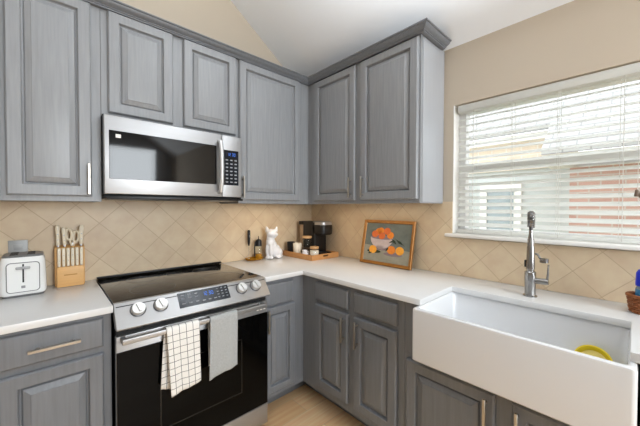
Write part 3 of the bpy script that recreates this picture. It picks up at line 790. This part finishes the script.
for k in range(6):
    x = -1.8705+k*.0185
    t = thing('steak_knife', 'ivory handled steak knife, %s in the front row of six' % ordn[k], 'knife', (x, -.093, 1.031), 'steak knives in the front row')
    m = MB()
    m.loft([[(a, c, z) for a, c in rrect(x, -.0925+dy_, hx, hy, .003, 3)] for z, hx, hy, dy_ in ((1.0245, .0060, .0065, 0), (1.045, .0066, .0075, 0), (1.085, .0070, .0085, .001), (1.114, .0072, .0085, .002), (1.122, .0062, .0075, .0025))])
    m.build('handle', HANDLEW, t)
    for z in (1.056, 1.084, 1.108): MB().lathe([(0, 0), (.0018, 0), (.0018, .0006), (0, .0006)], (x, -.1008, z), 10, axis=(0, -1, 0)).build('rivet', STEEL, t)
def big_knife(x, y, h, lab, lean=0.0, wid=.0085):
    t = thing('kitchen_knife', lab, 'knife', (x, y, 1.122), 'large knives at the back of the block')
    m = MB()
    z0 = 1.123-.06*0
    m.loft([[(a+lean*(z-z0), c, z) for a, c in rrect(x, y, hx, hy, .004, 3)] for z, hx, hy in ((z0+.010, wid*.8, .010), (z0+.03, wid, .012), (z0+h*.6, wid*.95, .012), (z0+h*.85, wid*1.15, .014), (z0+h, wid*.9, .010))])
    m.build('handle', HANDLEW, t)
    m = MB(); m.box(x-.0045, x+.0045, y-.011, y+.011, z0+.0015, z0+.012, bev=.001); m.build('bolster', STEEL, t)
    for q in (.35, .60, .85): MB().lathe([(0, 0), (.0028, 0), (.0028, .0008), (0, .0008)], (x+lean*h*q, y-.0128, z0+h*q), 10, axis=(0, -1, 0)).build('rivet', STEEL, t)
big_knife(-1.873, -.045, .120, 'large ivory handled knife at the left end of the back row', -.02)
big_knife(-1.846, -.047, .108, 'ivory handled knife leaning beside the scissors in the block', -.04)
big_knife(-1.776, -.045, .118, 'large ivory handled knife at the right end of the back row', .02, .0095)
sc = thing('kitchen_scissors', 'kitchen scissors with ivory finger loops in the knife block', 'scissors', (-1.815, -.045, 1.125))
for s_, nm in ((-1, 'finger_loop'), (1, 'finger_loop')):
    cx = -1.813+s_*.0150; cz = 1.192-.014*(s_ > 0)
    m = MB(); pts = [(cx+.0125*math.cos(2*PI*k/20)+s_*.3*.026*math.sin(2*PI*k/20)*.3, -.047, cz+.030*math.sin(2*PI*k/20)) for k in range(21)]
    m.tube(pts, .0070, 8, cap=False)
    m.tube([(cx-s_*.003, -.047, cz-.028), (-1.813+s_*.003, -.047, 1.1285)], .0052, 8)
    m.build(nm, HANDLEW, sc)
MB().box(-1.820, -1.806, -.0495, -.0445, 1.1265, 1.145, bev=.001).build('blade_shank', STEEL, sc)

# ------------------------------------------------------------------ corner things
TZ = .9142
ad = MB().lathe([(0, 0), (.036, 0), (.044, .004), (.050, .016), (.052, .017), (.050, .0185), (.043, .009), (.036, .005), (0, .005)], (0, 0, 0), 40)
bmesh.ops.scale(ad.bm, vec=(1.62, .98, 1.0), verts=ad.bm.verts); bmesh.ops.translate(ad.bm, vec=(-.678, -.064, TZ), verts=ad.bm.verts)
tag(ad.build('dish', AMBER, base=(-.662, -.062, TZ)), 'small amber glass dish under the frother and the syrup bottle', 'dish')
fx, fy = -.720, -.050
t = thing('milk_frother', 'black handled milk frother standing upright in the amber dish', 'frother', (fx, fy, TZ+.007))
m = MB(); m.lathe([(0, .246), (.008, .246), (.0115, .238), (.0125, .200), (.0125, .165), (.0105, .140), (.006, .122), (.004, .118), (0, .118)], (fx, fy, TZ), 24); m.build('handle', BLACK, t)
m = MB(); m.tube([(fx, fy, TZ+.120), (fx, fy, TZ+.014)], .0013, 8)
m.build('shaft', CHROME, t)
m = MB(); m.tube([(fx+.009*math.cos(2*PI*k/18), fy+.009*math.sin(2*PI*k/18), TZ+.0125+.0012*math.sin(4*PI*k/9)) for k in range(19)], .0022, 8, cap=False); m.tube([(fx-.009, fy, TZ+.0125), (fx+.009, fy, TZ+.0125)], .0012, 6); m.build('whisk', CHROME, t)
m = MB(); m.box(fx-.003, fx+.003, fy-.0140, fy-.0118, TZ+.188, TZ+.206, bev=.001); m.build('switch', GREYPL, t)
sx_, sy_ = -.640, -.066
t = thing('syrup_bottle', 'clear glass bottle with black pump handle and amber syrup', 'bottle', (sx_, sy_, TZ+.007))
MB().lathe([(0, .0065), (.0275, .0065), (.0300, .010), (.0300, .095), (.022, .114), (.0185, .119), (.0185, .128), (.0165, .128), (.0165, .118), (.0205, .112), (.0282, .094), (.0282, .011), (0, .0095)], (sx_, sy_, TZ), 32).build('glass_body', GLASS, t)
MB().lathe([(0, .0098), (.0278, .0112), (.0278, .048), (0, .048)], (sx_, sy_, TZ), 28).build('syrup', AMBER, t)
m = MB(); m.lathe([(0, .168), (.010, .168), (.022, .160), (.0265, .146), (.0265, .112), (.0225, .112), (.0190, .1195), (.0190, .1285), (0, .1285)], (sx_, sy_, TZ), 28)
m.tube([(sx_, sy_, TZ+.166), (sx_, sy_, TZ+.192)], .003, 8)
m.build('cap', BLACK, t)
m = MB(); m.tube([(sx_-.014, sy_+.006, TZ+.158), (sx_-.030, sy_+.004, TZ+.140), (sx_-.0355, sy_+.002, TZ+.10), (sx_-.0345, sy_+.002, TZ+.03)], .0048, 10)
m.build('handle', BLACK, t)

# ceramic cat: one continuous body, sitting, facing left of the viewer, head turned
CX, CY = -.520, -.086
m = MB()
def el(dx_, dy_, dz_, r_, s_=(1, 1, 1), R=None): m.ico((CX+dx_, CY+dy_, TZ+dz_), r_, s_, 3, R)
el(.018, .000, .060, .060, (1.06, .80, .98))          # haunch mass
el(.048, -.012, .045, .046, (.95, .85, .95))         # near thigh
el(.050, .020, .045, .042, (.95, .7, .95))           # far thigh
el(-.006, -.004, .100, .052, (.92, .78, 1.05))         # trunk
el(-.022, -.010, .138, .044, (.95, .82, 1.05))        # chest
el(-.026, -.012, .172, .034, (1, .9, 1))              # neck
el(-.021, -.020, .212, .043, (1.02, 1.0, .90))        # skull
el(.004, -.046, .202, .021, (1, .9, .8))              # muzzle
el(.010, -.060, .206, .0065)                          # nose
el(-.004, -.030, .196, .026)                          # cheek
el(-.036, -.034, .075, .020, (.85, .85, 3.3))         # near foreleg
el(-.052, -.008, .075, .019, (.85, .85, 3.3))         # far foreleg
el(-.040, -.044, .012, .018, (1.0, 1.35, .70))        # near forepaw
el(-.060, -.018, .012, .017, (1.0, 1.35, .70))        # far forepaw
el(.034, -.050, .012, .019, (1.5, 1.0, .65))          # hind paw
for k in range(9):                                    # tail curled round the haunch
    a = .1+k*.26; el(.030+.062*math.cos(a-.5), .006-.046*math.sin(a-.5)*.9, .013, .0125)
for sgn, ex, ey in ((1, -.046, -.002), (1, .006, -.040)):    # ears
    m.lathe([(0, 0), (.0195, .001), (.0150, .020), (.0075, .040), (0, .047)], (CX+ex, CY+ey, TZ+.228), 14, axis=(-.20, .14, 1) if ex < -.02 else (.18, -.16, 1))
c = m.build('cat_figurine', CERAMIC, base=(CX, CY, TZ), smooth=180)
rm = c.modifiers.new('remesh', 'REMESH'); rm.mode = 'VOXEL'; rm.voxel_size = .0042; rm.use_smooth_shade = True
sm = c.modifiers.new('smooth', 'SMOOTH'); sm.factor = .5; sm.iterations = 4
tag(c, 'white ceramic sitting cat figurine beside the wooden tray', 'figurine')

# serving tray with hand slot
TX0, TX1, TY0, TY1 = -.366, -.058, -.424, -.030
t = thing('serving_tray', 'wooden serving tray with hand slots in the counter corner', 'tray', ((TX0+TX1)/2, (TY0+TY1)/2, TZ))
MB().box(TX0, TX1, TY0, TY1, TZ, TZ+.010, bev=.002).build('bottom_board', TRAYW, t)
hz = TZ+.044
for x0, x1, nm in ((TX0, TX0+.010, 'side_rail'), (TX1-.010, TX1, 'side_rail')):
    MB().box(x0, x1, TY0, TY1, TZ+.010, hz, bev=.002).build(nm, TRAYW, t)
xm = (TX0+TX1)/2
for y0, y1 in ((TY0, TY0+.010), (TY1-.010, TY1)):
    m = MB(); m.box(TX0+.010, xm-.032, y0, y1, TZ+.010, hz); m.box(xm+.032, TX1-.010, y0, y1, TZ+.010, hz)
    m.box(xm-.032, xm+.032, y0, y1, TZ+.010, TZ+.020); m.box(xm-.032, xm+.032, y0, y1, TZ+.034, hz)
    m.build('end_rail', TRAYW, t)
FZ = TZ+.0102
# coffee maker
c0, c1 = -.207, -.070
cmk = thing('coffee_maker', 'black single-cup coffee maker with silver lid on the tray', 'coffee maker', (-.145, -.22, FZ))
MB().box(c0, c1, -.355, -.060, FZ, FZ+.026, bev=.008, seg=3).build('base', BLACK, cmk)
m = MB(); m.box(c0+.012, c1-.012, -.350, -.285, FZ+.0262, FZ+.031, bev=.001)
for k in range(5): m.box(c0+.020, c1-.020, -.346+k*.013, -.342+k*.013, FZ+.031, FZ+.0325)
m.build('drip_tray', STEEL_D, cmk)
MB().box(c0, c1, -.280, -.118, FZ+.0255, FZ+.294, bev=.006).build('column', BLACK, cmk)
MB().box(c0+.002, c1-.002, -.117, -.062, FZ+.0265, FZ+.262, bev=.008, seg=3).build('water_reservoir', SMOKE, cmk)
MB().box(c0-.001, c1+.001, -.1175, -.058, FZ+.2625, FZ+.294, bev=.004).build('reservoir_lid', BLACK, cmk)
def hring(i, z): 
    out = []
    for a, c_ in rrect((c0+c1)/2, -.298, .0685-i, .078-i, .035, 8): out.append((a, c_, z))
    return out
hd = MB().loft([hring(.010, FZ+.182), hring(.002, FZ+.190), hring(0, FZ+.200), hring(0, FZ+.262), hring(.003, FZ+.268)]).build('brew_head', BLACK, cmk)
MB().loft([hring(.002, FZ+.2682), hring(0, FZ+.271), hring(.001, FZ+.292), hring(.012, FZ+.299)]).build('silver_lid', STEEL, cmk)
# cups and jars on the tray
def mug(x, y, h, r_, M_, lab, ang):
    t = thing('mug', lab, 'mug', (x, y, FZ))
    MB().lathe([(0, 0), (r_*.80, 0), (r_*.86, .004), (r_, h*.85), (r_, h), (r_-.003, h), (r_*.82, .008), (0, .007)], (x, y, FZ+.0003), 32).build('cup', M_, t)
    m = MB(); ca, sa = math.cos(ang), math.sin(ang)
    m.tube([(x+ca*(r_*.94), y+sa*(r_*.94), FZ+h*.82), (x+ca*(r_+.016), y+sa*(r_+.016), FZ+h*.78), (x+ca*(r_+.020), y+sa*(r_+.020), FZ+h*.5), (x+ca*(r_+.010), y+sa*(r_+.010), FZ+h*.25), (x+ca*(r_*.9), y+sa*(r_*.9), FZ+h*.2)], .0042, 8)
    m.build('handle', M_, t)
mug(-.316, -.082, .112, .036, BLACK, 'black mug at the back left of the wooden tray', .1)
mug(-.314, -.168, .108, .038, CREAM, 'cream mug on the tray between the black mug and glass canister', 1.0)
def jar(x, y, h, r_, fill, fm, lab, nm, lidh, lidr):
    t = thing(nm, lab, 'jar', (x, y, FZ))
    MB().lathe([(0, 0), (r_-.003, 0), (r_, .004), (r_, h-.010), (r_-.004, h-.003), (r_-.004, h), (r_-.007, h), (r_-.007, h-.004), (r_-.0032, h-.012), (r_-.0032, .005), (0, .004)], (x, y, FZ+.0003), 36).build('glass_body', GLASS, t)
    MB().lathe([(0, .0046), (r_-.0037, .006), (r_-.0037, fill), (r_*.5, fill+.004), (0, fill+.006)], (x, y, FZ+.0003), 30).build('contents', fm, t)
    l_ = MB().lathe([(0, 0), (lidr-.001, 0), (lidr, .001), (lidr, lidh-.003), (lidr-.003, lidh), (0, lidh)], (x, y, FZ+h+.0007), 32).build('lid', LIDW, t)
jar(-.252, -.226, .152, .041, .066, COFFEE, 'tall glass canister of dark coffee with a wooden lid', 'coffee_canister', .018, .042)
jar(-.258, -.330, .070, .041, .056, SUGAR, 'short round glass jar of white sugar with wooden lid', 'sugar_jar', .018, .038)
jx, jy = -.318, -.274
t = thing('creamer_jug', 'tiny white creamer jug in front of the glass canister', 'jug', (jx, jy, FZ))
MB().lathe([(0, 0), (.018, 0), (.024, .008), (.027, .026), (.021, .046), (.0235, .058), (.0212, .058), (.0185, .046), (.0235, .026), (0, .006)], (jx, jy, FZ+.0003), 28).build('body', CERAMIC, t)
MB().tube([(jx+.020, jy-.006, FZ+.048), (jx+.034, jy-.010, FZ+.044), (jx+.036, jy-.010, FZ+.026), (jx+.024, jy-.006, FZ+.014)], .0036, 8).build('handle', CERAMIC, t)

# ------------------------------------------------------------------ framed still life leaning on the right wall
pc = thing('framed_picture', 'gilt framed still life of oranges leaning on the backsplash', 'picture', (-.088, -.922, .914))
H = .338; W = .445; lean = math.asin(.066/H)
PM = Matrix.Translation((-.094, -.922, .9145)) @ Matrix.Rotation(lean, 4, 'Y') @ Matrix.Rotation(math.radians(-90), 4, 'Z')
# local frame: +X of the picture to the right when seen from the room, -Y toward the room, Z up
def pic(a, d_, z): return PM @ Vector((a, -d_, z))
fwid = .024
prof_f = [(0, 0), (0, .014), (.003, .018), (.008, .019), (.013, .015), (.018, .016), (.022, .012), (.024, .008), (.024, 0)]
m = MB()
loops = []
for ins, dd in prof_f:
    a0, a1, z0, z1 = -W/2+ins, W/2-ins, ins, H-ins
    loops.append([tuple(pic(a, dd, z)) for a, z in ((a0, z0), (a1, z0), (a1, z1), (a0, z1))])
m.loft(loops, False, False)
m.build('frame', GOLD, pc, smooth=20)
m = MB(); q = fwid-.004
m.loft([[tuple(pic(a, dd, z)) for a, z in ((-W/2+q, q), (W/2-q, q), (W/2-q, H-q), (-W/2+q, H-q))] for dd in (.001, .0062)])
m.build('backing', BLACKM, pc)
m = MB()
cw, ch = W-2*fwid, H-2*fwid
def cv(u, v, lay): return tuple(pic(-cw/2+u*cw, .0064+lay*.00022, fwid+(1-v)*ch))
m.poly([cv(0, .58, 0), cv(1, .66, 0), cv(1, 0, 0), cv(0, 0, 0)], mi=0)
m.poly([cv(0, 1, 0), cv(1, 1, 0), cv(1, .66, 0), cv(0, .58, 0)], mi=1)
def blob(u, v, ru, rv, lay, mi, n=20, a0=0, a1=2*PI): m.poly([cv(u+ru*math.cos(a0+(a1-a0)*k/n), v+rv*math.sin(a0+(a1-a0)*k/n), lay) for k in range(n if a1-a0 > 6.2 else n+1)], mi=mi)
blob(.42, .66, .20, .045, 1, 3)                                   # shadow under the bowl
blob(.38, .37, .255, .30, 2, 2, a0=0, a1=PI)                      # bowl
blob(.38, .63, .10, .045, 2, 2)
blob(.38, .37, .255, .055, 3, 3)
for u, v, k in ((.22, .29, 5), (.49, .20, 5), (.35, .20, 4), (.57, .30, 4), (.38, .33, 5), (.30, .22, 4)): blob(u, v, .074, .090, 4+k*.2, k)
blob(.235, .745, .16, .045, 1.2, 7); blob(.21, .70, .088, .105, 6, 6)
blob(.66, .78, .20, .05, 1.2, 3); blob(.62, .67, .090, .105, 6, 4); blob(.80, .67, .085, .105, 6.4, 6)
for (ua, va, ub, vb, wd) in ((.60, .38, .72, .52, .03), (.70, .40, .86, .52, .03), (.50, .72, .56, .60, .022), (.10, .82, .20, .78, .02), (.66, .36, .90, .55, .012), (.55, .50, .66, .42, .02)):
    nx, ny = -(vb-va), (ub-ua); ln = math.hypot(nx, ny); nx, ny = nx/ln*wd, ny/ln*wd; uc, vc = (ua+ub)/2, (va+vb)/2
    m.poly([cv(ua, va, 7), cv(uc+nx, vc+ny, 7), cv(ub, vb, 7), cv(uc-nx, vc-ny, 7)], mi=7)
m.build('painting', [P_BG, P_TAB, P_BOWL, P_BOWL2, P_OR, P_OR2, P_OR3, P_LEAF], pc, smooth=0)

# ------------------------------------------------------------------ wicker basket and blue capped bottle right of the sink
bx, by = -.130, -2.222
t = thing('wicker_basket', 'small round brown wicker basket right of the sink', 'basket', (bx, by, .914))
m = MB(); m.lathe([(0, 0), (.044, 0), (.047, .004), (.052, .035), (.055, .066), (.051, .066), (.048, .035), (.043, .007), (0, .006)], (bx, by, .9145), 36); m.build('shell', WICKER, t)
m = MB()
for k in range(8):
    zz = .920+k*.0088; rr = .0478+.0075*(k/7)
    m.tube([(bx+(rr+.0022*math.sin(12*2*PI*j/96+PI*k))*math.cos(2*PI*j/96), by+(rr+.0022*math.sin(12*2*PI*j/96+PI*k))*math.sin(2*PI*j/96), zz) for j in range(97)], .0040, 6, cap=False)
m.build('woven_strands', WICKER, t)
m = MB()
for q in (0, PI): m.tube([(bx+(.056+.003*math.cos(18*2*PI*j/144+q))*math.cos(2*PI*j/144), by+(.056+.003*math.cos(18*2*PI*j/144+q))*math.sin(2*PI*j/144), .984+.004*math.sin(18*2*PI*j/144+q)) for j in range(145)], .0042, 6, cap=False)
m.build('braided_rim', WICKER, t)
t = thing('soap_bottle', 'clear soap bottle with royal blue cap in the wicker basket', 'bottle', (bx+.002, by+.004, .921))
MB().lathe([(0, 0), (.026, 0), (.029, .004), (.029, .092), (.022, .108), (.018, .122), (0, .122)], (bx+.002, by+.004, .9212), 32).build('bottle_body', mat('clear_blue_plastic', (196, 222, 236), .1, trans=.6, ior=1.4), t)
MB().lathe([(.0292, .030), (.0297, .030), (.0297, .090), (.0292, .090)], (bx+.002, by+.004, .9212), 32).build('label_wrap', BLUELAB, t)
MB().lathe([(0, .176), (.012, .175), (.022, .169), (.028, .156), (.0300, .118), (.0300, .104), (.0255, .104), (.0185, .1225), (0, .1225)], (bx+.002, by+.004, .9212), 32).build('cap', BLUECAP, t)

# ------------------------------------------------------------------ added bowls that hold the upward fill lights, out of view
for FILL_BOWL in FILL_BOWLS:
    t = thing('fill_bowl', 'white hanging bowl added out of view to hold an upward fill light', 'lamp', FILL_BOWL, 'added bowls for fill lights')
    MB().lathe([(0, -.09), (.08, -.082), (.16, -.045), (.20, .015), (.205, .030), (.198, .030), (.190, .008), (0, .004)], FILL_BOWL, 40).build('bowl_shade', WHITE_P, t)
    zt_ = zc(FILL_BOWL[0])
    for k in range(3):
        a = 2*PI*k/3
        MB().tube([(FILL_BOWL[0]+.2*math.cos(a), FILL_BOWL[1]+.2*math.sin(a), FILL_BOWL[2]+.02), (FILL_BOWL[0], FILL_BOWL[1], zt_-.10)], .003, 6).build('hanging_rod', BLACK, t)
    MB().lathe([(0, 0), (.06, 0), (.06, .10), (0, .10)], (FILL_BOWL[0], FILL_BOWL[1], zt_-.11), 24).build('ceiling_rose', WHITE_P, t)
for (p_, ln_, rz_), lab_ in zip(STRIPS, ('slim fill strip added under the wall cabinet between microwave and corner', 'slim fill strip added under the wall cabinet beside the window')):
    hx, hy = (ln_/2+.01, .011) if rz_ == 0 else (.011, ln_/2+.01)
    t = thing('fill_strip', lab_, 'lamp', p_, 'added fill strips under the wall cabinets')
    MB().box(p_[0]-hx, p_[0]+hx, p_[1]-hy, p_[1]+hy, p_[2]-.0065, p_[2]+.0063, bev=.002).build('housing', WHITE_P, t)
# window frame added around the fill light in the unseen front wall
w = thing('fill_window', 'added window frame around the fill light behind the viewer', 'window', (-1.05, YF-.05, .9), kind='structure')
m = MB()
for a in ((-1.8, -1.74, .9, 2.5), (-.36, -.3, .9, 2.5), (-1.08, -1.02, .9, 2.5)): m.box(a[0], a[1], YF-.10, YF-.04, a[2], a[3])
m.box(-1.8, -.3, YF-.10, YF-.04, .9, .96); m.box(-1.8, -.3, YF-.10, YF-.04, 2.44, 2.5)
m.build('window_frame', VINYL, w)
